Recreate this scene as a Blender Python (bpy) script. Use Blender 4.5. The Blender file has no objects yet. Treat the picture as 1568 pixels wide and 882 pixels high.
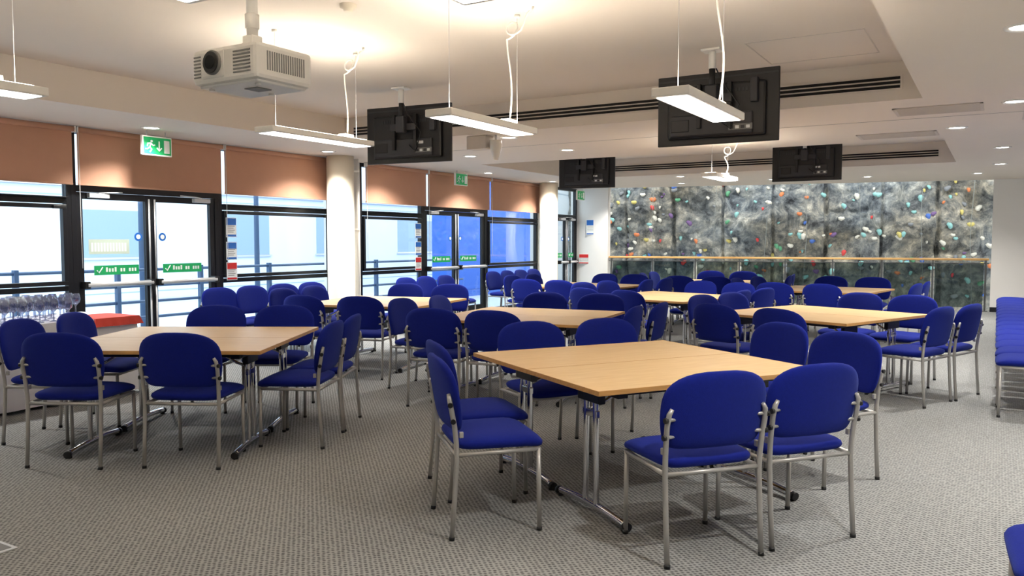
import bpy, bmesh, math, random
from mathutils import Vector, Matrix, noise
random.seed(7)
scene = bpy.context.scene
COL = scene.collection
rad = math.radians

# ---------------------------------------------------------------- materials
def lin(c):
    r = []
    for v in c:
        v = v / 255.0
        r.append(v / 12.92 if v <= 0.04045 else ((v + 0.055) / 1.055) ** 2.4)
    return (r[0], r[1], r[2], 1.0)

def mat(name, rgb, rough=0.5, metal=0.0, var=0.0, scale=20.0, bump=0.0, bscale=200.0, emit=None, estr=0.0, sheen=0.0, spec=None):
    m = bpy.data.materials.new(name)
    m.use_nodes = True
    nt = m.node_tree
    b = nt.nodes['Principled BSDF']
    b.inputs['Base Color'].default_value = lin(rgb)
    b.inputs['Roughness'].default_value = rough
    b.inputs['Metallic'].default_value = metal
    if spec is not None:
        b.inputs['Specular IOR Level'].default_value = spec
    if sheen:
        b.inputs['Sheen Weight'].default_value = sheen
        b.inputs['Sheen Tint'].default_value = (.35, .5, 1, 1)
    if emit:
        b.inputs['Emission Color'].default_value = lin(emit)
        b.inputs['Emission Strength'].default_value = estr
    tc = nt.nodes.new('ShaderNodeTexCoord')
    if var > 0:
        n = nt.nodes.new('ShaderNodeTexNoise')
        n.inputs['Scale'].default_value = scale
        n.inputs['Detail'].default_value = 4
        nt.links.new(tc.outputs['Object'], n.inputs['Vector'])
        mx = nt.nodes.new('ShaderNodeMix')
        mx.data_type = 'RGBA'
        c = lin(rgb)
        mx.inputs['A'].default_value = tuple(max(0, v * (1 - var)) for v in c[:3]) + (1,)
        mx.inputs['B'].default_value = tuple(min(1, v * (1 + var)) for v in c[:3]) + (1,)
        nt.links.new(n.outputs['Fac'], mx.inputs['Factor'])
        nt.links.new(mx.outputs['Result'], b.inputs['Base Color'])
    if bump > 0:
        n2 = nt.nodes.new('ShaderNodeTexNoise')
        n2.inputs['Scale'].default_value = bscale
        nt.links.new(tc.outputs['Object'], n2.inputs['Vector'])
        bp = nt.nodes.new('ShaderNodeBump')
        bp.inputs['Strength'].default_value = bump
        bp.inputs['Distance'].default_value = 0.01
        nt.links.new(n2.outputs['Fac'], bp.inputs['Height'])
        nt.links.new(bp.outputs['Normal'], b.inputs['Normal'])
    return m

def mat_glass(name, tint=(245, 250, 252), k=0.22, base=0.01, haze=0.0):
    m = bpy.data.materials.new(name)
    m.use_nodes = True
    nt = m.node_tree
    nt.nodes.clear()
    o = nt.nodes.new('ShaderNodeOutputMaterial')
    t = nt.nodes.new('ShaderNodeBsdfTransparent')
    t.inputs['Color'].default_value = lin(tint)
    g = nt.nodes.new('ShaderNodeBsdfGlossy')
    g.inputs['Roughness'].default_value = 0.03
    fr = nt.nodes.new('ShaderNodeLayerWeight')
    fr.inputs['Blend'].default_value = 0.2
    mu = nt.nodes.new('ShaderNodeMath')
    mu.operation = 'MULTIPLY_ADD'
    mu.inputs[1].default_value = k
    mu.inputs[2].default_value = base
    nt.links.new(fr.outputs['Fresnel'], mu.inputs[0])
    mix = nt.nodes.new('ShaderNodeMixShader')
    nt.links.new(mu.outputs[0], mix.inputs[0])
    nt.links.new(t.outputs[0], mix.inputs[1])
    nt.links.new(g.outputs[0], mix.inputs[2])
    last = mix
    if haze > 0:
        d = nt.nodes.new('ShaderNodeBsdfTranslucent'); d.inputs['Color'].default_value = lin((232, 238, 250))
        m2 = nt.nodes.new('ShaderNodeMixShader'); m2.inputs[0].default_value = haze
        nt.links.new(mix.outputs[0], m2.inputs[1]); nt.links.new(d.outputs[0], m2.inputs[2])
        last = m2
    nt.links.new(last.outputs[0], o.inputs[0])
    return m

def mat_wood(name, c1, c2, rough=0.35):
    m = bpy.data.materials.new(name)
    m.use_nodes = True
    nt = m.node_tree
    b = nt.nodes['Principled BSDF']
    b.inputs['Roughness'].default_value = rough
    b.inputs['Specular IOR Level'].default_value = 0.35
    tc = nt.nodes.new('ShaderNodeTexCoord')
    mp = nt.nodes.new('ShaderNodeMapping')
    mp.inputs['Scale'].default_value = (2.0, 26.0, 26.0)
    n = nt.nodes.new('ShaderNodeTexNoise')
    n.inputs['Scale'].default_value = 2.5
    n.inputs['Detail'].default_value = 6
    n.inputs['Distortion'].default_value = 0.4
    r = nt.nodes.new('ShaderNodeValToRGB')
    r.color_ramp.elements[0].position = 0.3
    r.color_ramp.elements[0].color = lin(c1)
    r.color_ramp.elements[1].position = 0.7
    r.color_ramp.elements[1].color = lin(c2)
    nt.links.new(tc.outputs['Object'], mp.inputs['Vector'])
    nt.links.new(mp.outputs['Vector'], n.inputs['Vector'])
    nt.links.new(n.outputs['Fac'], r.inputs['Fac'])
    nt.links.new(r.outputs['Color'], b.inputs['Base Color'])
    return m

def mat_carpet():
    m = bpy.data.materials.new('carpet_woven_dots')
    m.use_nodes = True
    nt = m.node_tree
    b = nt.nodes['Principled BSDF']
    b.inputs['Roughness'].default_value = 0.85
    b.inputs['Specular IOR Level'].default_value = 0.25
    tc = nt.nodes.new('ShaderNodeTexCoord')
    mp = nt.nodes.new('ShaderNodeMapping')
    mp.inputs['Rotation'].default_value = (0, 0, rad(45))
    mp.inputs['Scale'].default_value = (44, 44, 44)
    v = nt.nodes.new('ShaderNodeTexVoronoi')
    v.inputs['Randomness'].default_value = 0.22
    v.inputs['Scale'].default_value = 1.0
    r = nt.nodes.new('ShaderNodeValToRGB')
    r.color_ramp.elements[0].position = 0.2
    r.color_ramp.elements[0].color = lin((86, 87, 88))
    r.color_ramp.elements[1].position = 0.5
    r.color_ramp.elements[1].color = lin((152, 153, 151))
    nt.links.new(tc.outputs['Object'], mp.inputs['Vector'])
    nt.links.new(mp.outputs['Vector'], v.inputs['Vector'])
    nt.links.new(v.outputs['Distance'], r.inputs['Fac'])
    n = nt.nodes.new('ShaderNodeTexNoise')
    n.inputs['Scale'].default_value = 1.2
    n.inputs['Detail'].default_value = 5
    nt.links.new(tc.outputs['Object'], n.inputs['Vector'])
    mr = nt.nodes.new('ShaderNodeMapRange')
    mr.inputs['To Min'].default_value = 0.86
    mr.inputs['To Max'].default_value = 1.12
    nt.links.new(n.outputs['Fac'], mr.inputs['Value'])
    mx = nt.nodes.new('ShaderNodeMix')
    mx.data_type = 'RGBA'
    mx.blend_type = 'MULTIPLY'
    mx.inputs['Factor'].default_value = 1.0
    nt.links.new(r.outputs['Color'], mx.inputs['A'])
    nt.links.new(mr.outputs['Result'], mx.inputs['B'])
    nt.links.new(mx.outputs['Result'], b.inputs['Base Color'])
    bp = nt.nodes.new('ShaderNodeBump')
    bp.inputs['Strength'].default_value = 0.3
    bp.inputs['Distance'].default_value = 0.004
    nt.links.new(v.outputs['Distance'], bp.inputs['Height'])
    nt.links.new(bp.outputs['Normal'], b.inputs['Normal'])
    return m

def mat_rock():
    m = bpy.data.materials.new('climbing_rock')
    m.use_nodes = True
    nt = m.node_tree
    b = nt.nodes['Principled BSDF']
    b.inputs['Roughness'].default_value = 0.85
    b.inputs['Specular IOR Level'].default_value = 0.2
    tc = nt.nodes.new('ShaderNodeTexCoord')
    n = nt.nodes.new('ShaderNodeTexNoise')
    n.inputs['Scale'].default_value = 1.9
    n.inputs['Detail'].default_value = 12
    n.inputs['Roughness'].default_value = 0.76
    n.inputs['Distortion'].default_value = 0.4
    nt.links.new(tc.outputs['Object'], n.inputs['Vector'])
    r = nt.nodes.new('ShaderNodeValToRGB')
    e = r.color_ramp.elements
    e[0].position = 0.37; e[0].color = lin((58, 60, 63))
    e[1].position = 0.66; e[1].color = lin((206, 201, 188))
    x = e.new(0.46); x.color = lin((104, 108, 110))
    x = e.new(0.55); x.color = lin((146, 146, 140))
    nt.links.new(n.outputs['Fac'], r.inputs['Fac'])
    n3 = nt.nodes.new('ShaderNodeTexNoise')
    n3.inputs['Scale'].default_value = 0.45
    nt.links.new(tc.outputs['Object'], n3.inputs['Vector'])
    r3 = nt.nodes.new('ShaderNodeValToRGB')
    r3.color_ramp.elements[0].position = .4; r3.color_ramp.elements[0].color = (.88, .95, 1.0, 1)
    r3.color_ramp.elements[1].position = .6; r3.color_ramp.elements[1].color = (1.0, .93, .80, 1)
    nt.links.new(n3.outputs['Fac'], r3.inputs['Fac'])
    mx = nt.nodes.new('ShaderNodeMix'); mx.data_type = 'RGBA'; mx.blend_type = 'MULTIPLY'; mx.inputs['Factor'].default_value = 1
    nt.links.new(r.outputs['Color'], mx.inputs['A']); nt.links.new(r3.outputs['Color'], mx.inputs['B'])
    nt.links.new(mx.outputs['Result'], b.inputs['Base Color'])
    n2 = nt.nodes.new('ShaderNodeTexNoise')
    n2.inputs['Scale'].default_value = 5
    n2.inputs['Detail'].default_value = 9
    n2.inputs['Roughness'].default_value = 0.68
    nt.links.new(tc.outputs['Object'], n2.inputs['Vector'])
    bp = nt.nodes.new('ShaderNodeBump')
    bp.inputs['Strength'].default_value = 1.0
    bp.inputs['Distance'].default_value = 0.09
    nt.links.new(n2.outputs['Fac'], bp.inputs['Height'])
    nt.links.new(bp.outputs['Normal'], b.inputs['Normal'])
    return m

def mat_clad(name, c1, c2, scale):
    m = bpy.data.materials.new(name)
    m.use_nodes = True
    nt = m.node_tree
    b = nt.nodes['Principled BSDF']
    b.inputs['Roughness'].default_value = 0.6
    tc = nt.nodes.new('ShaderNodeTexCoord')
    mp = nt.nodes.new('ShaderNodeMapping')
    mp.inputs['Rotation'].default_value = (rad(90), 0, rad(90))
    k = nt.nodes.new('ShaderNodeTexBrick')
    k.offset = 0.0
    k.inputs['Scale'].default_value = scale
    k.inputs['Mortar Size'].default_value = 0.012
    k.inputs['Brick Width'].default_value = 1.6
    k.inputs['Row Height'].default_value = 0.8
    k.inputs['Color1'].default_value = lin(c1)
    k.inputs['Color2'].default_value = lin(c1)
    k.inputs['Mortar'].default_value = lin(c2)
    nt.links.new(tc.outputs['Object'], mp.inputs['Vector'])
    nt.links.new(mp.outputs['Vector'], k.inputs['Vector'])
    nt.links.new(k.outputs['Color'], b.inputs['Base Color'])
    return m

M_FABRIC = mat('blue_upholstery', (15, 29, 122), 0.9, var=0.14, scale=60, bump=0.25, bscale=500, sheen=0.12, spec=0.15)
M_FRAME = mat('silver_painted_steel', (172, 170, 166), 0.4, 0.45, var=0.03)
M_CHROME = mat('chrome', (205, 205, 208), 0.12, 1.0, var=0.02)
M_BLACKPL = mat('black_plastic', (18, 18, 19), 0.45, var=0.1)
M_BEECH = mat_wood('beech_laminate', (220, 184, 130), (233, 202, 154))
M_EDGE = mat_wood('beech_edge', (190, 142, 84), (208, 162, 100))
M_CARPET = mat_carpet()
M_CEIL = mat('ceiling_paint', (228, 219, 208), 0.9, var=0.015, scale=2)
M_WALL = mat('white_wall_paint', (232, 230, 226), 0.85, var=0.015, scale=3)
M_COLUMN = mat('cream_column_paint', (232, 222, 202), 0.45, var=0.02, scale=3)
M_BLACKFR = mat('black_aluminium', (18, 20, 26), 0.4, 0.2, var=0.08)
M_SILVER = mat('satin_aluminium', (214, 215, 216), 0.35, 0.35, var=0.03)
M_STEELD = mat('brushed_steel_post', (96, 98, 98), 0.4, 0.6, var=0.03)
M_WHITEPL = mat('white_plastic', (236, 234, 228), 0.4, var=0.015)
M_GREYPL = mat('grey_plastic', (120, 120, 118), 0.5, var=0.05)
M_BLIND = mat('terracotta_blind_fabric', (194, 148, 122), 0.85, var=0.04, scale=8, bump=0.1, bscale=300)
M_GLASS = mat_glass('window_glass')
M_GLASSB = mat_glass('balustrade_glass', (190, 198, 196), 0.3, .02)
M_DARK = mat('dark_slot', (22, 20, 18), 0.8, var=0.05)
M_TV = mat('tv_black_plastic', (20, 20, 23), 0.38, var=0.1)
M_TV2 = mat('tv_port_grey', (46, 46, 50), 0.5, var=0.1)
M_SCREEN = mat('tv_screen_glass', (5, 5, 7), 0.1, var=0.1)
M_GREEN = mat('sign_green', (20, 140, 80), 0.5, var=0.03, emit=(20, 150, 80), estr=0.25)
M_PALEG = mat('sign_pale_green', (190, 205, 190), 0.6, var=0.03)
M_WINX = mat('neighbour_window_glass', (150, 172, 192), 0.4, var=0.05)
M_SIGNW = mat('sign_white', (236, 240, 238), 0.5, var=0.02)
M_SIGNB = mat('sign_blue', (30, 100, 185), 0.5, var=0.05)
M_SIGNR = mat('sign_red', (195, 35, 35), 0.5, var=0.05)
M_LINEN = mat('linen_white', (238, 238, 242), 0.8, var=0.03, scale=6, bump=0.2, bscale=120)
M_RED = mat('red_cloth', (220, 78, 66), 0.8, var=0.06, scale=6)
M_DRINKGL = mat_glass('drinking_glass', (205, 208, 226), 0.9, .08, haze=.05)
M_ROCK = mat_rock()
M_OAK = mat_wood('oak_handrail', (196, 150, 90), (220, 178, 116))
M_ROPE = mat('climbing_rope_grey', (120, 125, 120), .8, var=.1)
M_CONC = mat('terrace_paving', (182, 192, 200), 0.8, var=0.06, scale=3)
M_BLDG = mat_clad('pale_cladding', (214, 224, 232), (160, 178, 196), 0.6)
M_BLUEB = mat_clad('blue_cladding', (44, 98, 190), (38, 84, 168), 0.5)
M_RAILX = mat('terrace_rail_steel', (70, 92, 122), 0.5, 0.2, var=0.05)
M_LAMP_UP = mat('uplight_tube', (255, 246, 228), 0.5, var=0.01, emit=(255, 242, 224), estr=38)
M_LAMP_DN = mat('downlight_diffuser', (255, 250, 240), 0.5, var=0.01, emit=(255, 250, 244), estr=5.0)
M_SPOT = mat('downlight_lens', (255, 250, 240), 0.5, var=0.01, emit=(255, 248, 238), estr=22)
M_GRILLE = mat('vent_grille_paint', (206, 198, 188), 0.7, var=0.02)

# ---------------------------------------------------------------- mesh builder
class MB:
    def __init__(s):
        s.v = []; s.f = []; s.m = []; s.sm = []; s.mats = []
    def mi(s, m):
        if m not in s.mats:
            s.mats.append(m)
        return s.mats.index(m)
    def add(s, verts, faces, m, smooth=False, M=None):
        o = len(s.v); k = s.mi(m)
        for p in verts:
            p = Vector(p)
            if M is not None: p = M @ p
            s.v.append(p)
        for f in faces:
            s.f.append([i + o for i in f]); s.m.append(k); s.sm.append(smooth)
    def box(s, lo, hi, m, bevel=0.0, M=None, seg=2):
        x0, y0, z0 = lo; x1, y1, z1 = hi
        bm = bmesh.new()
        vs = [bm.verts.new(p) for p in [(x0,y0,z0),(x1,y0,z0),(x1,y1,z0),(x0,y1,z0),(x0,y0,z1),(x1,y0,z1),(x1,y1,z1),(x0,y1,z1)]]
        for f in [(0,3,2,1),(4,5,6,7),(0,1,5,4),(1,2,6,5),(2,3,7,6),(3,0,4,7)]:
            bm.faces.new([vs[i] for i in f])
        if bevel > 0:
            bmesh.ops.bevel(bm, geom=list(bm.edges), offset=bevel, segments=seg, affect='EDGES', profile=0.5)
        bm.verts.index_update()
        s.add([v.co.copy() for v in bm.verts], [[v.index for v in f.verts] for f in bm.faces], m, False, M)
        bm.free()
    def tube(s, pts, r, m, seg=10, M=None, sx=1.0):
        pts = [Vector(p) for p in pts]
        n = len(pts)
        tang = []
        for i in range(n):
            a = pts[max(0, i-1)]; b = pts[min(n-1, i+1)]
            tang.append((b-a).normalized())
        up = Vector((1,0,0))
        if abs(tang[0].dot(up)) > 0.9: up = Vector((0,1,0))
        N = (up - tang[0]*up.dot(tang[0])).normalized()
        vs = []; fs = []
        for i in range(n):
            N = (N - tang[i]*N.dot(tang[i])).normalized()
            B = tang[i].cross(N)
            ri = r[i] if isinstance(r, (list, tuple)) else r
            for k in range(seg):
                a = 2*math.pi*k/seg
                vs.append(pts[i] + N*math.cos(a)*ri*sx + B*math.sin(a)*ri)
        for i in range(n-1):
            for k in range(seg):
                k2 = (k+1) % seg
                fs.append([i*seg+k, i*seg+k2, (i+1)*seg+k2, (i+1)*seg+k])
        s.add(vs, fs, m, True, M)
        s.add([vs[k] for k in range(seg)], [list(range(seg))[::-1]], m, False, M)
        s.add([vs[(n-1)*seg+k] for k in range(seg)], [list(range(seg))], m, False, M)
    def lathe(s, prof, c, m, seg=16, M=None, smooth=True):
        vs = []; fs = []
        for (r, z) in prof:
            for k in range(seg):
                a = 2*math.pi*k/seg
                vs.append((c[0]+r*math.cos(a), c[1]+r*math.sin(a), c[2]+z))
        for i in range(len(prof)-1):
            for k in range(seg):
                k2 = (k+1) % seg
                fs.append([i*seg+k, i*seg+k2, (i+1)*seg+k2, (i+1)*seg+k])
        s.add(vs, fs, m, smooth, M)
    def prism(s, poly, z0, z1, m):
        n = len(poly)
        vs = [(p[0], p[1], z0) for p in poly] + [(p[0], p[1], z1) for p in poly]
        fs = [list(range(n))[::-1], list(range(n, 2*n))]
        for i in range(n):
            j = (i+1) % n
            fs.append([i, j, n+j, n+i])
        s.add(vs, fs, m)
    def pillow(s, fn, m, nu=14, nv=14, M=None):
        def g(n): return [math.sin(math.pi/2*(-1+2*i/n)) for i in range(n+1)]
        U = g(nu); V = g(nv)
        for side in (1, -1):
            vs = [fn(u, v, side) for v in V for u in U]
            fs = []
            for j in range(nv):
                for i in range(nu):
                    q = [j*(nu+1)+i, j*(nu+1)+i+1, (j+1)*(nu+1)+i+1, (j+1)*(nu+1)+i]
                    fs.append(q if side > 0 else q[::-1])
            s.add(vs, fs, m, True, M)
    def mesh(s, name):
        me = bpy.data.meshes.new(name)
        me.from_pydata([tuple(v) for v in s.v], [], s.f)
        for m in s.mats: me.materials.append(m)
        me.polygons.foreach_set('material_index', s.m)
        me.polygons.foreach_set('use_smooth', s.sm)
        bm = bmesh.new(); bm.from_mesh(me)
        bmesh.ops.remove_doubles(bm, verts=bm.verts, dist=1e-5)
        bmesh.ops.recalc_face_normals(bm, faces=bm.faces)
        bm.to_mesh(me); bm.free()
        me.update()
        return me
    def obj(s, name, loc=(0,0,0), rot=0.0, parent=None):
        return place(s.mesh(name), name, loc, rot, parent)

def place(me, name, loc=(0,0,0), rot=0.0, parent=None):
    o = bpy.data.objects.new(name, me)
    o.location = loc
    o.rotation_euler = (0, 0, rot)
    COL.objects.link(o)
    if parent: o.parent = parent
    return o

# ---------------------------------------------------------------- camera
cam = bpy.data.cameras.new('camera')
cam.lens = 28.47
cam.sensor_width = 36
cam.clip_start = 0.05
cam.clip_end = 300
co = bpy.data.objects.new('camera', cam)
co.location = (0, 0, 1.45)
co.rotation_euler = (rad(90 - 3.32), 0, rad(30.9))
COL.objects.link(co)
scene.camera = co

# ---------------------------------------------------------------- room shell
XL, XR = -8.8, 1.9
YB = -2.2
LO, HI = 2.70, 3.04
LT = LO-.003
OL = Vector((-7.9, 17.6)); OR = Vector((-0.1, 19.2))   # ends of the opening to the climbing hall

b = MB()
b.prism([(XL-.1, YB), (XR+.1, YB), (XR+.1, 19.35), (OR.x, 19.35), (OL.x, 17.75), (XL-.1, 17.75)], -0.15, 0.0, M_CARPET)
b.obj('floor')

b = MB()
b.prism([(XL-.1, YB), (-7.3, YB), (-7.3, 14.7), (XL-.1, 14.7)], LO, 3.3, M_CEIL)
b.prism([(-.6, YB), (XR+.1, YB), (XR+.1, 14.7), (-.6, 14.7)], LO, 3.3, M_CEIL)
b.prism([(-7.3, 8.0), (-.6, 8.0), (-.6, 11.2), (-7.3, 11.2)], LO, 3.3, M_CEIL)
b.prism([(XL-.1, 14.7), (XR+.1, 14.7), (XR+.1, 19.35), (OR.x, 19.35), (OL.x, 17.75), (XL-.1, 17.75)], LO, 3.3, M_CEIL)
b.prism([(-7.3, YB), (-.6, YB), (-.6, 8.0), (-7.3, 8.0)], HI, 3.3, M_CEIL)
b.prism([(-7.3, 11.2), (-.6, 11.2), (-.6, 14.7), (-7.3, 14.7)], HI, 3.3, M_CEIL)
b.obj('ceiling')

for (y, x0, x1) in ((8.0, -7.15, -0.78), (14.7, -6.9, -0.85)):
    b = MB()
    b.box((x0-.02, y-.012, 2.79), (x1+.02, y-.001, 2.925), M_CEIL, 0.002)
    for k in range(3):
        z = 2.805 + k*0.038
        b.box((x0, y-.02, z), (x1, y-.010, z+.024), M_DARK)
    b.obj('trim_slot_diffuser')
b = MB()
b.box((-7.3, 9.30, LO-.002), (XR, 9.306, LO-.0002), M_GREYPL)
b.box((.55, -2, LO-.002), (.556, 9.3, LO-.0002), M_GREYPL)
b.obj('trim_ceiling_joint')

b = MB()
for (y0, y1) in ((YB, -1.3), (2.805, 3.415), (9.285, 9.895), (15.745, 16.595), (17.755, 17.8)):
    b.box((XL-.15, y0, 0), (XL+.05, y1, LO), M_WALL)
b.obj('wall_left')
b = MB(); b.box((XR, YB, 0), (XR+.12, 19.3, LO), M_WALL); b.obj('wall_right')
b = MB(); b.box((XL-.1, YB-.12, 0), (XR+.1, YB, HI), M_WALL); b.obj('wall_rear')
b = MB()
b.prism([(XL-.15, 17.76), (OL.x, 17.6), (OL.x, 17.75), (XL-.15, 17.9)], 0, LO, M_WALL)
b.obj('wall_back_left')
b = MB()
b.box((OR.x, 19.2, 0), (XR+.1, 19.35, LO), M_WALL)
b.obj('wall_back_right')
b = MB(); b.box((OR.x, 19.18, 0), (XR, 19.2, 0.1), M_BLACKFR, 0.004); b.obj('baseboard_back')
b = MB(); b.box((XR-.015, YB, 0), (XR, 19.18, 0.1), M_BLACKFR, 0.004); b.obj('baseboard_right')

# ---------------------------------------------------------------- windows / doors (in wall X = XL)
def ybox(b, y0, y1, z0, z1, m, x0=XL-.04, x1=XL+.04, bev=0.004):
    b.box((x0, y0, z0), (x1, y1, z1), m, bev)

def window(n, y0, y1):
    b = MB()
    w = .055
    ybox(b, y0, y0+w, 0, LT, M_BLACKFR); ybox(b, y1-w, y1, 0, LT, M_BLACKFR)
    for (z, h) in ((0, .1), (.90, .055), (1.86, .06), (LT-.06, .06)):
        ybox(b, y0+w, y1-w, z, z+h, M_BLACKFR)
    s0, s1, t0, t1 = y0+w+.01, y1-w-.01, .965, 1.85
    q = .045
    ybox(b, s0, s1, t0, t0+q, M_BLACKFR, XL, XL+.065); ybox(b, s0, s1, t1-q, t1, M_BLACKFR, XL, XL+.065)
    ybox(b, s0, s0+q, t0+q, t1-q, M_BLACKFR, XL, XL+.065); ybox(b, s1-q, s1, t0+q, t1-q, M_BLACKFR, XL, XL+.065)
    b.box((XL+.065, s1-q-.12, 1.80), (XL+.10, s1-q+.02, 1.835), M_BLACKPL, .004)
    b.box((XL-.04, y0+w, 1.92), (XL+.09, y1-w, 1.935), M_BLACKFR, .002)
    b.box((XL-.006, y0+w, .1), (XL+.006, y1-w, LT-.06), M_GLASS)
    return b.obj('window_%d' % n)

def door(n, y0, y1):
    b = MB()
    w = .06
    ybox(b, y0, y0+w, 0, LT, M_BLACKFR); ybox(b, y1-w, y1, 0, LT, M_BLACKFR)
    ybox(b, y0+w, y1-w, 2.0, 2.07, M_BLACKFR); ybox(b, y0+w, y1-w, LT-.06, LT, M_BLACKFR)
    b.box((XL-.006, y0+w, 2.07), (XL+.006, y1-w, LT-.06), M_GLASS)
    ym = (y0+y1)/2
    for (a, c, sgn) in ((y0+w+.004, ym-.003, 1), (ym+.003, y1-w-.004, -1)):
        st = .07
        ybox(b, a, a+st, .01, 1.995, M_BLACKFR, XL-.025, XL+.03); ybox(b, c-st, c, .01, 1.995, M_BLACKFR, XL-.025, XL+.03)
        ybox(b, a+st, c-st, .01, .2, M_BLACKFR, XL-.025, XL+.03); ybox(b, a+st, c-st, 1.92, 1.995, M_BLACKFR, XL-.025, XL+.03)
        b.box((XL-.005, a+st, .2), (XL+.005, c-st, 1.92), M_GLASS)
        b.tube([(XL+.11, a+.05, .955), (XL+.11, c-.05, .955)], .028, M_SILVER, 10)
        b.box((XL+.03, a+.02, .915), (XL+.13, a+.08, .995), M_BLACKPL, .006)
        b.box((XL+.03, c-.08, .915), (XL+.13, c-.02, .995), M_BLACKPL, .006)
        yr = c-.035 if sgn > 0 else a+.035
        b.tube([(XL+.05, yr, .99), (XL+.05, yr, 1.95)], .011, M_SILVER, 8)
        b.tube([(XL+.05, yr, .05), (XL+.05, yr, .92)], .011, M_SILVER, 8)
        yc = a+.12 if sgn > 0 else c-.34
        b.box((XL+.03, yc, 1.935), (XL+.09, yc+.24, 1.985), M_SILVER, .006)
        b.tube([(XL+.07, yc+.12, 1.99), (XL+.12, yc+.12+sgn*.15, 2.0), (XL+.05, yc+.12+sgn*.3, 2.01)], .008, M_SILVER, 6)
        yy0, yy1 = (c-.72, c-.16) if sgn > 0 else (a+.16, a+.72)
        b.box((XL+.006, yy0, 1.06), (XL+.009, yy1, 1.17), M_GREEN)
        b.tube([(XL+.011, yy0+.03, 1.115), (XL+.011, yy0+.055, 1.085), (XL+.011, yy0+.10, 1.15)], .007, M_SIGNW, 5)
        for k in range(11):
            if k in (4, 7): continue
            b.box((XL+.009, yy0+.14+k*.036, 1.095), (XL+.011, yy0+.14+k*.036+.022, 1.135 + (.012 if k in (0, 3) else 0)), M_SIGNW)
        yc2 = c-st-.09 if sgn > 0 else a+st+.09
        b.tube([(XL+.006, yc2, 1.50), (XL+.010, yc2, 1.50)], .05, M_SIGNB, 20)
        b.tube([(XL+.010, yc2, 1.50), (XL+.012, yc2, 1.50)], .028, M_SIGNW, 16)
        if sgn > 0 and n == 1:
            b.box((XL+.006, a+.14, 1.30), (XL+.008, a+.64, 1.47), M_PALEG)
            for k in range(12):
                b.box((XL+.008, a+.17+k*.037, 1.33), (XL+.009, a+.195+k*.037, 1.43), M_SIGNW)
    return b.obj('door_%d' % n)

window(1, .75, 2.80)
window(2, 3.42, 5.19)
door(1, 5.19, 7.16)
window(3, 7.16, 9.28)
window(4, 9.90, 11.56)
door(2, 11.56, 13.64)
window(5, 13.64, 15.74)
door(3, 16.6, 17.70)
b = MB(); b.box((XL-.12, -1.3, 0), (XL+.03, .75, LO), M_WALL); b.obj('wall_left_panel')

def blind(y0, y1):
    b = MB()
    b.box((XL+.13, y0+.01, 2.08), (XL+.136, y1-.01, 2.66), M_BLIND)
    b.tube([(XL+.15, y0, 2.665), (XL+.15, y1, 2.665)], .03, M_BLIND, 12)
    b.box((XL+.115, y0-.012, 2.63), (XL+.185, y0, 2.698), M_WHITEPL, .003)
    b.box((XL+.115, y1, 2.63), (XL+.185, y1+.012, 2.698), M_WHITEPL, .003)
    b.box((XL+.123, y0+.01, 2.062), (XL+.143, y1-.01, 2.082), M_BLIND, .004)
    b.tube([(XL+.16, y0+.01, 2.66), (XL+.165, y0+.01, 1.6), (XL+.165, y0+.014, 1.15)], .0035, M_WHITEPL, 5)
    b.obj('roller_blind')
for y0, y1 in ((.8, 2.75), (3.45, 5.17), (5.21, 7.14), (7.18, 9.24), (9.93, 11.54), (11.58, 13.62), (13.66, 15.7)):
    blind(y0, y1)

for y in (2.6, 9.05, 15.55):
    b = MB()
    b.lathe([(0, 0), (.215, 0), (.215, .1), (.20, .11), (.20, LO-.002), (0, LO-.002)], (0, 0, 0), M_COLUMN, 32)
    b.obj('round_column', (XL+.42, y, 0))
    b = MB()
    b.tube([(0, 0, .002), (0, 0, LO-.003)], .045, M_WHITEPL, 12)
    for z in (.5, 1.6, 2.5):
        b.tube([(0, 0, z), (0, 0, z+.04)], .055, M_WHITEPL, 12)
    b.obj('white_service_pipe', (XL+.33, y+.44, 0))

# ---------------------------------------------------------------- chairs
def se(t, p):
    return max(0.0, 1-abs(t)**p)**(1.0/p)

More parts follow.
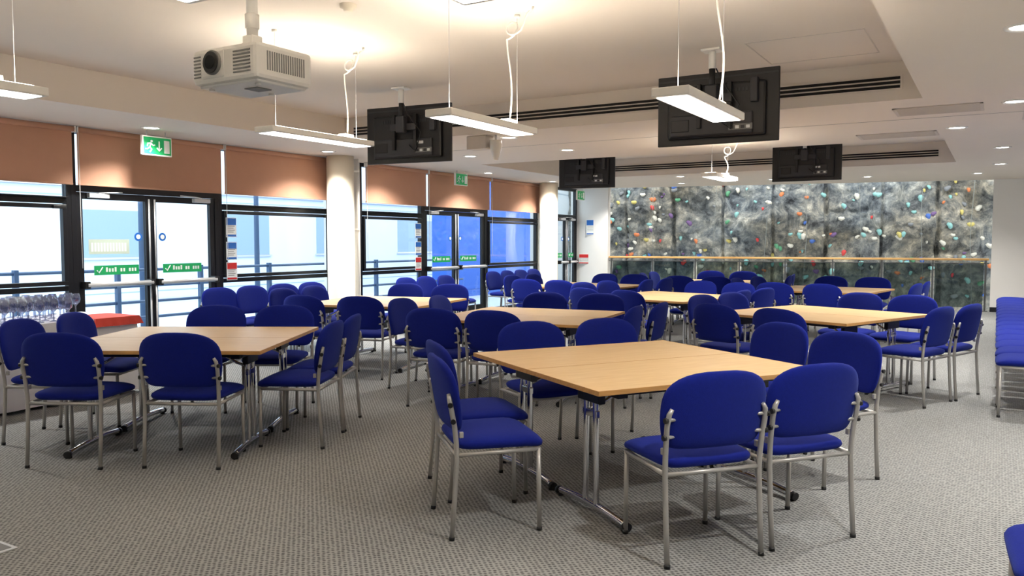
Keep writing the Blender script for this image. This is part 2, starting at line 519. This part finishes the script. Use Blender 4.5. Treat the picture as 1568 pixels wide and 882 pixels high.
def chair_mesh():
    b = MB()
    def seat(s, t, side):
        px = s*se(t, 7)*(.243 + .010*t)
        py = t*.228+.01
        th = (max(0.0, 1-abs(s)**7)*max(0.0, 1-abs(t)**7))**.45
        z = .458 + (.030*th + .014*th*(1-s*s)*(1-t*t)) if side > 0 else .458-.036*th
        if t > .5: z -= .018*((t-.5)/.5)**2
        return (px, py, z)
    b.pillow(seat, M_FABRIC, 16, 16)
    def back(s, t, side):
        f = (max(0.0, 1-t**2.9)**(1/2.7)) if t > 0 else se(t, 9)*(1-.13*t*t)
        px = s*.270*f
        zz = .70 + t*.178
        th = (max(0.0, 1-abs(s)**6)*max(0.0, 1-abs(t)**6))**.45*.026
        lean = -(zz-.5)*.17
        py = -.222 + lean + .035*(px/.26)**2 + side*th
        return (px, py, zz)
    b.pillow(back, M_FABRIC, 18, 20)
    for sx in (-1, 1):
        pts = [(sx*.243, -.248, 0), (sx*.243, -.232, .2), (sx*.243, -.220, .40), (sx*.244, -.222, .47), (sx*.247, -.232, .56), (sx*.250, -.247, .64), (sx*.246, -.256, .69), (sx*.232, -.258, .715)]
        b.tube(pts, [.0125]*6+[.012, .009], M_FRAME, 10)
        b.tube([(sx*.225, .205, 0), (sx*.225, .20, .42)], .012, M_FRAME, 10)
        b.tube([(sx*.225, .205, .415), (sx*.232, 0, .415), (sx*.243, -.220, .415)], .011, M_FRAME, 8)
        b.tube([(sx*.243, -.248, 0), (sx*.243, -.246, .018)], .0145, M_BLACKPL, 10)
        b.tube([(sx*.225, .205, 0), (sx*.225, .205, .018)], .0145, M_BLACKPL, 10)
        for z, y in ((.585, -.238), (.665, -.252)):
            b.tube([(sx*.256, y, z), (sx*.20, y+.012, z)], .0085, M_FRAME, 8)
            b.tube([(sx*.268, y-.004, z), (sx*.254, y-.002, z)], .013, M_BLACKPL, 8)
        b.box((sx*.243-.008, -.208, .50), (sx*.243+.008, -.188, .53), M_FRAME, .003)
    b.tube([(-.225, .205, .413), (.225, .205, .413)], .011, M_FRAME, 8)
    b.tube([(-.243, -.218, .413), (.243, -.218, .413)], .011, M_FRAME, 8)
    return b.mesh('stacking_chair')
CH = chair_mesh()
def chair(x, y, ang):
    return place(CH, 'stacking_chair', (x, y, 0), rad(ang-90))

# ---------------------------------------------------------------- tables
def table_mesh():
    b = MB()
    L, W = 1.5, .75
    b.box((-L/2, -W/2, .712), (L/2, W/2, .7300), M_BEECH, .0)
    for s in (-1, 1):
        b.box((-L/2-.002, s*W/2-.003, .706), (L/2+.002, s*W/2+.003, .7305), M_EDGE, .001)
        b.box((s*L/2-.003, -W/2, .706), (s*L/2+.003, W/2, .7305), M_EDGE, .001)
    b.box((-L/2+.01, -W/2+.01, .706), (L/2-.01, W/2-.01, .712), M_EDGE)
    for s in (-1, 1):
        b.box((-.60, s*.25-.015, .672), (.60, s*.25+.015, .706), M_BLACKPL, .003)
        x = s*.56
        b.box((x-.03, -.30, .665), (x+.03, .30, .706), M_BLACKPL, .004)
        for d in (-.045, .045):
            b.tube([(x, d, .66), (x, d, .60), (x, d*1.2, .06), (x, d*1.2, .035)], .0165, M_CHROME, 12)
        b.tube([(x, -.33, .030), (x, -.31, .034), (x, -.15, .045), (x, 0, .048), (x, .15, .045), (x, .31, .034), (x, .33, .030)], .021, M_CHROME, 12)
        for e in (-1, 1):
            b.tube([(x, e*.325, .029), (x, e*.352, .026)], .024, M_BLACKPL, 12)
            b.tube([(x, e*.32, 0), (x, e*.32, .02)], .017, M_BLACKPL, 10)
        b.tube([(x, 0, .56), (x-s*.10, 0, .60), (x-s*.22, 0, .675)], .010, M_CHROME, 8)
        b.box((x-.012, -.07, .52), (x+.012, .07, .56), M_CHROME, .004)
        b.box((x-.02, -.11, .60), (x+.02, .11, .665), M_BLACKPL, .006)
    return b.mesh('folding_table')
TB = table_mesh()
def table_pair(cx, cy, a, gap=.757):
    e2 = Vector((-math.sin(rad(a)), math.cos(rad(a))))
    for s in (-1, 1):
        p = Vector((cx, cy)) + e2*s*gap/2
        place(TB, 'folding_table', (p.x, p.y, 0), rad(a))

table_pair(-1.84, 4.55, 57)
table_pair(-5.15, 3.95, 30)
table_pair(-3.9, 6.85, 8)
table_pair(-6.3, 7.55, 12)
table_pair(-1.52, 8.5, -22)
table_pair(-3.7, 10.15, -15)
table_pair(-2.16, 12.8, -8)
table_pair(-4.3, 14.2, 5)
table_pair(-5.75, 11.9, -5)

for x, y, a in [(-1.24, 3.71, 139), (-.91, 4.16, 142), (-2.237, 3.50, 47), (-2.59, 3.96, 50),
                (-2.63, 4.86, -33), (-2.27, 5.355, -33), (-1.42, 5.62, 237), (-.92, 5.22, 240),
                (-5.18, 3.12, 117), (-4.53, 3.50, 117), (-4.33, 4.22, 206), (-4.56, 4.68, 208),
                (-5.84, 4.62, -60), (-5.31, 4.92, -60), (-6.13, 3.88, 30), (-5.94, 3.36, 30),
                (-4.20, 5.85, 100), (-3.63, 5.93, 98), (-4.87, 6.42, 5), (-4.80, 6.98, 12),
                (-4.32, 7.76, -82), (-3.66, 7.84, -80), (-3.00, 6.68, 186), (-2.96, 7.22, 184),
                (-2.12, 7.56, 68), (-1.50, 7.31, 68), (-.64, 8.12, 158), (-.43, 8.62, 160),
                (-1.38, 9.48, -112), (-.84, 9.32, -112), (-2.45, 8.37, -20), (-2.30, 8.94, -22),
                (-7.98, 6.70, 0), (-7.98, 7.22, 2), (-7.98, 7.74, -2), (-7.96, 8.26, 0),
                (-7.75, 10.1, 0), (-7.75, 10.62, 0), (-7.72, 11.14, 3),
                (-7.95, 13.0, 0), (-7.95, 13.52, 0), (-7.95, 14.04, 0), (-7.95, 14.56, 0),
                (.295, 3.05, 184)]:
    chair(x, y, a)

def ring(cx, cy, a, off=.32, dist=1.0, skip=()):
    k = 0
    for s in range(4):
        d = rad(a + 90*s)
        n = Vector((math.cos(d), math.sin(d))); t = Vector((-n.y, n.x))
        for o in (-off, off):
            if k not in skip:
                p = Vector((cx, cy)) + n*(dist+random.uniform(-.05, .06)) + t*(o+random.uniform(-.02, .02))
                chair(p.x, p.y, a+90*s+180+random.uniform(-6, 6))
            k += 1
ring(-6.3, 7.55, 12, skip=(0, 1))
ring(-3.7, 10.15, -15)
ring(-2.16, 12.8, -8)
ring(-4.3, 14.2, 5)
ring(-5.75, 11.9, -5)
y = 7.95
while y < 16.2:
    chair(.25, y, 180+random.uniform(-2, 2)); y += .54

# ---------------------------------------------------------------- buffet table with cloth and glasses
b = MB()
def cloth(b, x0, x1, y0, y1, ztop, zbot, m, amp=.02):
    per = []
    n = 30
    cs = [(x0, y0), (x1, y0), (x1, y1), (x0, y1)]
    for i in range(4):
        p, q = Vector(cs[i]), Vector(cs[(i+1) % 4])
        for k in range(n):
            per.append(p.lerp(q, k/n))
    c = Vector(((x0+x1)/2, (y0+y1)/2))
    rows = 8
    vs = []; N = len(per)
    for j in range(rows+1):
        f = j/rows
        for i, p in enumerate(per):
            d = (p-c).normalized()
            o = f*(.03 + amp*math.sin(i*1.05)+amp*.6*math.sin(i*.43+1))
            vs.append((p.x+d.x*o, p.y+d.y*o, ztop-(ztop-zbot)*f))
    fs = []
    for j in range(rows):
        for i in range(N):
            k = (i+1) % N
            fs.append([j*N+i, j*N+k, (j+1)*N+k, (j+1)*N+i])
    fs.append(list(range(N)))
    b.add(vs, fs, m, False)
TZ = .735
cloth(b, -7.95, -7.05, 2.6, 4.78, TZ, .03, M_LINEN)
for (x, y) in ((-7.85, 2.7), (-7.15, 2.7), (-7.85, 4.66), (-7.15, 4.66)):
    b.tube([(x, y, 0), (x, y, TZ-.01)], .02, M_CHROME, 8)
buffet = b.obj('buffet_table')
b = MB(); cloth(b, -7.52, -7.03, 4.36, 4.80, TZ+.006, .665, M_RED, .008); b.obj('red_table_runner', parent=buffet)

g = MB()
for i in range(6):
    for j in range(15):
        x = -7.86 + i*.14 + random.uniform(-.012, .012); yy = 2.72 + j*.133 + random.uniform(-.012, .012)
        if x > -7.58 and yy > 4.28: continue
        g.lathe([(.0, .001), (.035, .002), (.032, .006), (.006, .012), (.005, .08), (.012, .09), (.036, .115), (.043, .145), (.040, .175), (.034, .20), (.031, .20), (.038, .15), (.032, .118), (.0, .096)], (x, yy, TZ+.003), M_DRINKGL, 12)
g.obj('wine_glasses')

# ---------------------------------------------------------------- pendant lights
def cable(b, x, y, z0, z1, m=M_WHITEPL):
    pts = []
    for k in range(14):
        t = k/13
        pts.append((x+.03*math.sin(t*4), y-.03*math.sin(t*3), z0+(z1-.20-z0)*t))
    lx, ly, lz = pts[-1]
    for k in range(1, 17):
        a = 2*math.pi*k/14
        pts.append((lx+.055*math.sin(a)+.004*k, ly+.02*(1-math.cos(a)), lz+.055*(1-math.cos(a))+.002*k))
    pts.append((pts[-1][0]+.05, pts[-1][1], (pts[-1][2]+z1)/2+.03)); pts.append((pts[-1][0]+.05, pts[-1][1], z1))
    b.tube(pts, .007, m, 6)

def pendant(x, y0, y1, h, zc):
    b = MB()
    yc = (y0+y1)/2; L = y1-y0
    w = .10
    b.box((-w, -L/2, -.028), (w, L/2, .018), M_WHITEPL, .006)
    b.box((-w+.02, -L/2+.03, -.0315), (w-.02, L/2-.03, -.0275), M_LAMP_DN)
    b.box((-w+.035, -L/2+.06, .019), (w-.035, L/2-.06, .024), M_LAMP_UP)
    b.box((-.045, L/2-.30, .019), (.045, L/2-.20, .055), M_WHITEPL, .004)
    for s in (-1, 1):
        b.tube([(0, s*(L/2-.12), .018), (0, s*(L/2-.12), zc-h)], .0016, M_SILVER, 5)
        b.tube([(0, s*(L/2-.12), zc-h-.02), (0, s*(L/2-.12), zc-h)], .02, M_WHITEPL, 10)
    cable(b, .02, L/2-.25, .055, zc-h)
    b.lathe([(0, -.025), (.03, -.025), (.04, 0)], (.16, L/2-.24, zc-h), M_WHITEPL, 12)
    b.obj('pendant_light', (x, yc, h))
for p in ((-4.72, 4.28, 5.42, 2.29, HI), (-2.95, 4.05, 5.12, 2.24, HI), (-1.42, 3.90, 4.92, 2.20, HI),
          (-4.42, 1.35, 2.46, 2.24, HI), (-2.22, .62, 1.80, 2.26, HI), (-1.45, 1.15, 2.28, 2.26, HI),
          (-2.95, 9.45, 10.35, 2.24, LO)):
    pendant(*p)

# ---------------------------------------------------------------- downlights
D = MB()
D.lathe([(.075, -.001), (.095, -.012), (.108, -.008), (.110, 0)], (0, 0, 0), M_WHITEPL, 24)
D.lathe([(0, -.004), (.076, -.004)], (0, 0, 0), M_SPOT, 24)
DM = D.mesh('recessed_downlight')
pts = [(-8.05, y) for y in (.2, 2.95, 5.7, 8.45, 10.2, 12.6, 15.1)] + [(.12, 2.8), (.10, 5.66), (.10, 8.6), (.02, 12.7), (0, 15.4), (1.2, 5.7), (1.2, 10.5), (1.2, 15)] \
    + [(-5.1, 10.0), (-5.1, 8.45), (-2.5, 10.2), (-.42, 10.25), (-6.7, 10.0), (-.35, 17.3), (-2.2, 17.1), (-2.75, 16.7), (-3.95, 16.9), (-5.3, 15.2), (-5.9, 17.0), (-7.6, 16.8)]
for i, (x, y) in enumerate(pts):
    place(DM, 'recessed_downlight', (x, y, LO))
    l = bpy.data.lights.new('downlight_lamp', 'SPOT')
    l.energy = 165; l.color = (1.0, .965, .91); l.spot_size = rad(130); l.spot_blend = .7; l.shadow_soft_size = .07
    o = bpy.data.objects.new('downlight_lamp', l); o.location = (x, y, LO-.03); COL.objects.link(o)

# ---------------------------------------------------------------- hanging TVs
def tv(x, y, zc, ctop, rot=0):
    b = MB()
    W, Hh = 1.04, .60
    b.box((-W/2, 0, -Hh/2), (W/2, .03, Hh/2), M_TV, .006)
    b.box((-W/2+.012, .030, -Hh/2+.016), (W/2-.012, .033, Hh/2-.012), M_SCREEN)
    b.box((-W/2+.10, -.035, -Hh/2+.05), (W/2-.10, 0, Hh/2-.10), M_TV, .02)
    b.box((-W/2+.13, -.055, -Hh/2+.07), (W/2-.20, -.03, -.05), M_TV2, .012)
    b.box((-W/2+.01, -.006, Hh/2-.05), (W/2-.01, 0.0, Hh/2-.035), M_TV2, .001)
    for k in range(8):
        b.box((.05+k*.03, -.040, .12), (.065+k*.03, -.034, .15), M_TV2)
        b.box((-.30+k*.03, -.040, .12), (-.285+k*.03, -.034, .15), M_TV2)
    b.box((.12, -.060, -.20), (.32, -.045, -.15), M_GREYPL, .003)
    for k in range(4):
        b.box((.135+k*.045, -.063, -.19), (.165+k*.045, -.059, -.165), M_SIGNW if k % 2 else M_TV2)
    b.box((.13, -.058, -.11), (.22, -.036, -.08), M_SIGNW, .002)
    b.box((-.38, -.062, -.19), (-.22, -.05, -.09), M_TV, .004)
    for s in (-1, 1):
        b.box((s*.13-.018, -.085, -.17), (s*.13+.018, -.04, .20), M_BLACKPL, .004)
    b.box((-.16, -.11, .03), (.16, -.07, .10), M_TV2, .004)
    b.box((-.05, -.17, .0), (.05, -.09, .17), M_TV2, .01)
    b.box((.30, -.075, .02), (.36, -.01, .22), M_TV2, .006)
    b.tube([(0, -.13, .12), (0, -.13, ctop-zc-.13)], .026, M_BLACKPL, 14)
    b.tube([(0, -.13, ctop-zc-.16), (0, -.13, ctop-zc)], .03, M_WHITEPL, 14)
    b.box((-.08, -.20, ctop-zc-.018), (.08, -.06, ctop-zc), M_WHITEPL, .004)
    b.tube([(.05, -.06, -.12), (.16, -.12, -.2), (.22, -.10, 0), (.10, -.16, .18), (.04, -.155, .3)], .006, M_BLACKPL, 6)
    b.obj('hanging_television', (x, y, zc), rot)
tv(-2.08, 6.85, 2.575, HI)
tv(-5.38, 6.85, 2.575, HI, rad(6))
tv(-6.25, 13.0, 2.68, HI, rad(6))
tv(-2.6, 13.3, 2.69, HI)

# ---------------------------------------------------------------- projector
b = MB()
w, d, h = .195, .155, .074
b.box((-w, -d, -h), (w, d, h), M_WHITEPL, .018)
b.box((-w+.02, -d+.02, -h-.010), (w-.02, d-.02, -h+.01), M_WHITEPL, .006)
b.box((-w+.06, -d-.006, -h+.02), (-w+.20, -d+.02, h-.012), M_WHITEPL, .01)
b.tube([(-.055, -d+.02, .008), (-.055, -d-.018, .008)], .050, M_GREYPL, 28)
b.tube([(-.055, -d-.010, .008), (-.055, -d-.024, .008)], .044, M_BLACKPL, 28)
b.tube([(-.055, -d-.020, .008), (-.055, -d-.028, .008)], .028, M_SCREEN, 24)
for k in range(7):
    z = -.045 + k*.014
    b.box((.06, -d-.003, z), (.16, -d+.004, z+.006), M_GREYPL)
    b.box((-.182, -d-.003, z), (-.14, -d+.004, z+.006), M_GREYPL)
for k in range(17):
    y = -.10+k*.0125
    b.box((w-.004, y, -.035), (w+.002, y+.006, .042), M_GREYPL)
b.box((.0, -.05, -h-.014), (.08, .03, -h-.009), M_GREYPL, .002)
for sx, sy in ((-1, -1), (1, -1), (0, 1)):
    b.tube([(sx*.14, sy*.10, -h-.008), (sx*.14, sy*.10, -h-.018)], .012, M_WHITEPL, 12)
b.box((-.09, -.09, h), (.09, .09, h+.012), M_WHITEPL, .004)
b.box((-.03, -.03, h+.01), (.03, .03, h+.07), M_WHITEPL, .006)
b.tube([(0, 0, h+.05), (0, 0, .85)], .024, M_WHITEPL, 18)
b.tube([(0, 0, h+.10), (0, 0, h+.16)], .030, M_WHITEPL, 18)
b.tube([(0, 0, .835), (0, 0, .86)], .07, M_WHITEPL, 22)
b.obj('ceiling_projector', (-2.76, 2.45, 2.18))

# ---------------------------------------------------------------- exit signs
def exit_sign(x, y, z):
    b = MB()
    b.box((-.02, -.19, -.11), (.02, .19, .11), M_WHITEPL, .006)
    for s in (1, -1):
        X = s*.0215
        b.box((min(X-.001, X+.001), -.175, -.095), (max(X-.001, X+.001), .175, .095), M_GREEN)
        X2 = s*.024
        b.tube([(X2-.001, -.075, .05), (X2+.001, -.075, .05)], .015, M_SIGNW, 12)
        for p in ([(-.085, .03), (-.10, -.02)], [(-.10, -.02), (-.075, -.04), (-.10, -.075)], [(-.10, -.02), (-.135, -.045), (-.155, -.04)], [(-.085, .025), (-.055, .0), (-.035, .01)], [(-.088, .028), (-.125, .02), (-.13, -.01)]):
            b.tube([(X2, q[0], q[1]) for q in p], .008, M_SIGNW, 6)
        b.tube([(X2, .02, .055), (X2, .02, -.05)], .008, M_SIGNW, 6)
        b.tube([(X2, -.01, -.02), (X2, .02, -.055), (X2, .05, -.02)], .008, M_SIGNW, 6)
        b.box((min(X2-.001, X2+.001), .085, -.075), (max(X2-.001, X2+.001), .155, .07), M_SIGNW)
    for s in (-1, 1):
        b.tube([(0, s*.12, .105), (0, s*.12, LO-z)], .006, M_SILVER, 8)
    b.obj('exit_sign', (x, y, z))
exit_sign(-8.28, 5.92, 2.53)
exit_sign(-8.28, 12.05, 2.55)
exit_sign(-8.28, 16.9, 2.5)

def notice(x, y, z, w, h, kind, rot=0):
    b = MB()
    col = {'b': M_SIGNB, 'r': M_SIGNR, 'g': M_GREEN}[kind]
    b.box((-.003, -w/2, -h/2), (.003, w/2, h/2), M_SIGNW, .001)
    b.box((.003, -w/2+.008, h*.12), (.005, w/2-.008, h/2-.01), col)
    b.box((.003, -w/2+.008, -h/2+.01), (.005, w/2-.008, -h/2+.035), col)
    for k in range(4):
        b.box((.003, -w/2+.02, h*.05-k*h*.1), (.0045, w/2-.03-.02*(k % 2), h*.05-k*h*.1+.008), M_GREYPL)
    b.obj('notice_sign', (x, y, z), rot)
for y0 in (7.33, 11.38):
    notice(XL+.07, y0, 1.63, .17, .26, 'b'); notice(XL+.07, y0, 1.32, .17, .24, 'b')
    notice(XL+.07, y0, 1.05, .17, .24, 'r')
notice(-8.35, 17.66, 1.78, .26, .36, 'b', rot=rad(-83)); notice(-8.5, 17.68, 1.02, .36, .24, 'r', rot=rad(-83))

# ---------------------------------------------------------------- ceiling bits
b = MB()
b.lathe([(0, -.045), (.03, -.045), (.035, -.03), (.055, -.022), (.058, 0)], (0, 0, 0), M_COLUMN, 24)
b.obj('smoke_detector', (-3.8, 4.2, HI))
def vent(x, y, lx, ly, rot=0):
    b = MB()
    b.box((-lx/2, -ly/2, -.012), (lx/2, -ly/2+.03, 0), M_GRILLE, .003); b.box((-lx/2, ly/2-.03, -.012), (lx/2, ly/2, 0), M_GRILLE, .003)
    b.box((-lx/2, -ly/2, -.012), (-lx/2+.03, ly/2, 0), M_GRILLE, .003); b.box((lx/2-.03, -ly/2, -.012), (lx/2, ly/2, 0), M_GRILLE, .003)
    n = int(ly/.03)
    for k in range(1, n):
        yy = -ly/2+k*ly/n
        b.box((-lx/2+.02, yy-.011, -.010), (lx/2-.02, yy+.006, -.003), M_GRILLE)
    b.obj('ceiling_vent', (x, y, LO), rot)
vent(-.52, 8.75, .75, .5); vent(-1.05, 10.6, .85, .45)
b = MB()
for k in range(3):
    b.box((-.06+k*.045, -.5, -.006), (-.04+k*.045, .5, -.001), M_DARK)
b.box((-.08, -.52, -.004), (.07, .52, 0), M_GRILLE)
b.obj('ceiling_vent', (.26, 9.4, LO))
b = MB()
for lo, hi in (((-.45, -.45), (.45, -.44)), ((-.45, .44), (.45, .45)), ((-.45, -.44), (-.44, .44)), ((.44, -.44), (.45, .44))):
    b.box((lo[0], lo[1], -.003), (hi[0], hi[1], 0), M_GRILLE)
b.obj('ceiling_access_hatch', (-1.35, 7.1, HI))
b = MB()
b.box((-.14, -.09, -.16), (.14, .09, 0), M_GRILLE, .01)
b.lathe([(0, -.30), (.03, -.29), (.055, -.20), (.075, -.12), (.07, -.06), (0, -.05)], (.22, 0, 0), M_WHITEPL, 18)
b.tube([(.22, 0, -.06), (.22, 0, 0)], .012, M_WHITEPL, 8)
b.obj('ceiling_speaker', (-5.35, 8.2, LO))
b = MB()
b.box((-.09, -.09, 0), (.09, .09, .006), M_SILVER, .002); b.box((-.07, -.07, .006), (.07, .07, .008), M_GREYPL); b.box((-.02, -.06, .008), (.02, -.045, .012), M_BLACKPL)
b.obj('floor_socket_box', (-4.02, 1.93, 0))

# ---------------------------------------------------------------- balustrade & climbing hall
dirv = (OR-OL); LN = dirv.length; dirn = dirv.normalized(); nrm = Vector((-dirn.y, dirn.x)); ang = math.atan2(dirn.y, dirn.x)
b = MB()
b.box((0.02, .02, 1.05), (LN-.03, .10, 1.095), M_OAK, .012)
n = 8
for i in range(n+1):
    x = .08+(LN-.16)*i/n
    b.box((x-.014, .035, 0), (x+.014, .085, 1.05), M_STEELD, .004)
    b.box((x-.05, .03, .0), (x+.05, .09, .02), M_STEELD, .003)
for i in range(n):
    x0 = .08+(LN-.16)*i/n+.04; x1 = .08+(LN-.16)*(i+1)/n-.04
    b.box((x0, .055, .08), (x1, .065, .98), M_GLASSB)
b.box((0.02, .05, .98), (LN-.03, .07, 1.0), M_STEELD, .003)
b.obj('glass_balustrade', (OL.x, OL.y, 0), ang)

def rock_d(x, z):
    d = noise.fractal(Vector((x*.75, 3.1, z*.75)), .9, 2.1, 7)*.40
    q = Vector((x*.9+.4*noise.noise(Vector((x, 1, z))), 7.0, z*1.0+.4*noise.noise(Vector((x, 4, z)))))
    dd = noise.voronoi(q)[0]
    d += (dd[0]*.50 - .25)
    k = x % 1.22
    if k < .04 or k > 1.18: d += .13
    return d
nx, nz = 460, 190
X0, X1, Z0, Z1 = -1.6, 13, -2.6, 4.6
vs = []; fs = []
for j in range(nz+1):
    z = Z0+(Z1-Z0)*j/nz
    for i in range(nx+1):
        x = X0+(X1-X0)*i/nx
        vs.append((x, rock_d(x, z), z))
for j in range(nz):
    for i in range(nx):
        k = j*(nx+1)+i
        fs.append([k, k+1, k+nx+2, k+nx+1])
b = MB(); b.add(vs, fs, M_ROCK, True)
base = OL + nrm*2.2
rock = b.obj('climbing_wall', (base.x, base.y, 0), ang)
hm = [mat('hold_'+n, c, .75, var=.08) for n, c in (('red', (190, 62, 60)), ('yellow', (180, 168, 96)), ('green', (82, 140, 104)), ('blue', (64, 98, 166)), ('orange', (190, 112, 68)), ('cream', (196, 194, 180)), ('purple', (104, 80, 122)), ('teal', (124, 172, 168)), ('grey', (112, 116, 118)))]
b = MB()
for k in range(430):
    x = random.uniform(-1, 11); z = random.uniform(-.6, 2.9)
    r = random.uniform(.03, .075)
    m = random.choice(hm + [hm[5], hm[7], hm[5], hm[8], hm[7], hm[8], hm[5], hm[7]])
    c = Vector((x, rock_d(x, z)-.015, z))
    ph = random.uniform(0, 6)
    vs = []; fs = []
    seg = 9; rows = 5
    for j in range(rows+1):
        t = j/rows*math.pi/2
        for s in range(seg):
            a = 2*math.pi*s/seg
            rr = r*math.cos(t)*(1+.25*math.sin(2*a+ph)+.12*math.sin(3*a))
            vs.append(c+Vector((rr*math.cos(a), -r*.8*math.sin(t), rr*math.sin(a))))
    for j in range(rows):
        for s in range(seg):
            s2 = (s+1) % seg
            fs.append([j*seg+s, j*seg+s2, (j+1)*seg+s2, (j+1)*seg+s])
    b.add(vs, fs, m, True)
b.obj('climbing_holds', parent=rock)
b = MB()
for x in (.8, 2.3, 3.5, 4.4, 5.6, 6.9, 7.9):
    b.tube([(x+.03*math.sin(z*2+x), -.55, z) for z in [Z0+.2*i for i in range(36)]], .006, M_ROPE, 6)
b.obj('climbing_ropes', parent=rock)
b = MB()
b.box((X0, -2.1, -2.7), (X1, 1, -2.6), M_GREYPL)
b.obj('floor_climbing_hall', (base.x, base.y, 0), ang)
b = MB()
b.box((X0, -2.0, 4.6), (X1, 1, 4.7), M_GREYPL)
b.box((X0-.1, -2.0, -2.7), (X0, 1, 4.7), M_BLDG)
b.box((X1, -2.0, -2.7), (X1+.1, 1, 4.7), M_GREYPL)
b.obj('ceiling_climbing_hall', (base.x, base.y, 0), ang)
for x in (0, 3, 6, 9):  # added out-of-view fill lights that graze and brighten the climbing wall
    l = bpy.data.lights.new('hall_fill_light', 'AREA'); l.energy = 66; l.size = .9; l.color = (1, .98, .96)
    o = bpy.data.objects.new('hall_fill_light', l)
    p = base + dirn*x - nrm*1.6
    o.location = (p.x, p.y, 4.3); o.rotation_euler = (rad(24), 0, ang); COL.objects.link(o)

# ---------------------------------------------------------------- outside
b = MB(); b.box((-60, -30, -.35), (XL-.16, 60, -.2), M_CONC); b.obj('terrace_ground')
b = MB(); b.box((-26, -25, -.2), (-21, 60, 5.5), M_BLDG)
b.box((-20.99, -25, 2.9), (-20.9, 60, 3.0), M_SILVER)
for k in range(15):
    y = -20+k*4.6
    b.box((-21.04, y, 1.0), (-20.985, y+2.4, 2.3), M_WINX, .01)
    b.box((-20.99, y-.06, .94), (-20.93, y+2.46, 1.0), M_SILVER)
b.obj('neighbouring_building')
b = MB(); b.box((-14.0, 18.9, -.2), (-13.5, 34, 4.5), M_BLUEB); b.obj('blue_clad_building')
b = MB()
for z in (.25, .5, .75, 1.0):
    b.tube([(-11.5, -12, z), (-11.5, 16.8, z)], .024, M_RAILX, 8)
for k in range(20):
    y = -12+k*1.5
    b.box((-11.54, y-.03, -.2), (-11.46, y+.03, 1.05), M_RAILX, .004)
b.obj('terrace_railing')
for y in (2.6, 9.3, 12.0):
    b = MB(); b.tube([(0, 0, -.2), (0, 0, 5)], [.06, .04], M_RAILX, 10); b.box((-.3, -.05, 4.9), (.1, .05, 5.0), M_RAILX, .01)
    b.obj('street_lamp', (-13.5, y, 0))

# ---------------------------------------------------------------- world & sun
w = bpy.data.worlds.new('world'); scene.world = w; w.use_nodes = True
nt = w.node_tree
bg = nt.nodes['Background']
tc = nt.nodes.new('ShaderNodeTexCoord'); sep = nt.nodes.new('ShaderNodeSeparateXYZ'); r = nt.nodes.new('ShaderNodeValToRGB')
r.color_ramp.elements[0].position = 0.0; r.color_ramp.elements[0].color = (.92, .96, 1, 1)
r.color_ramp.elements[1].position = 0.6; r.color_ramp.elements[1].color = (.82, .91, 1, 1)
nt.links.new(tc.outputs['Generated'], sep.inputs[0]); nt.links.new(sep.outputs['Z'], r.inputs['Fac']); nt.links.new(r.outputs['Color'], bg.inputs['Color'])
bg.inputs['Strength'].default_value = 2.9
s = bpy.data.lights.new('sun', 'SUN'); s.energy = 0.5; s.angle = rad(5); s.color = (1, .96, .9)
o = bpy.data.objects.new('sun', s); o.rotation_euler = (rad(15), rad(42), 0); COL.objects.link(o)
for y0, y1 in ((.8, 2.75), (3.42, 5.19), (5.2, 7.16), (7.16, 9.28), (9.9, 11.56), (11.56, 13.64), (13.64, 15.74)):
    l = bpy.data.lights.new('window_portal', 'AREA'); l.shape = 'RECTANGLE'; l.size = 2.0; l.size_y = y1-y0
    l.cycles.is_portal = True
    o = bpy.data.objects.new('window_portal', l); o.location = (XL-.1, (y0+y1)/2, 1.05); o.rotation_euler = (0, rad(-90), 0); COL.objects.link(o)

scene.view_settings.view_transform = 'Standard'
scene.view_settings.look = 'None'
scene.view_settings.exposure = 0.35
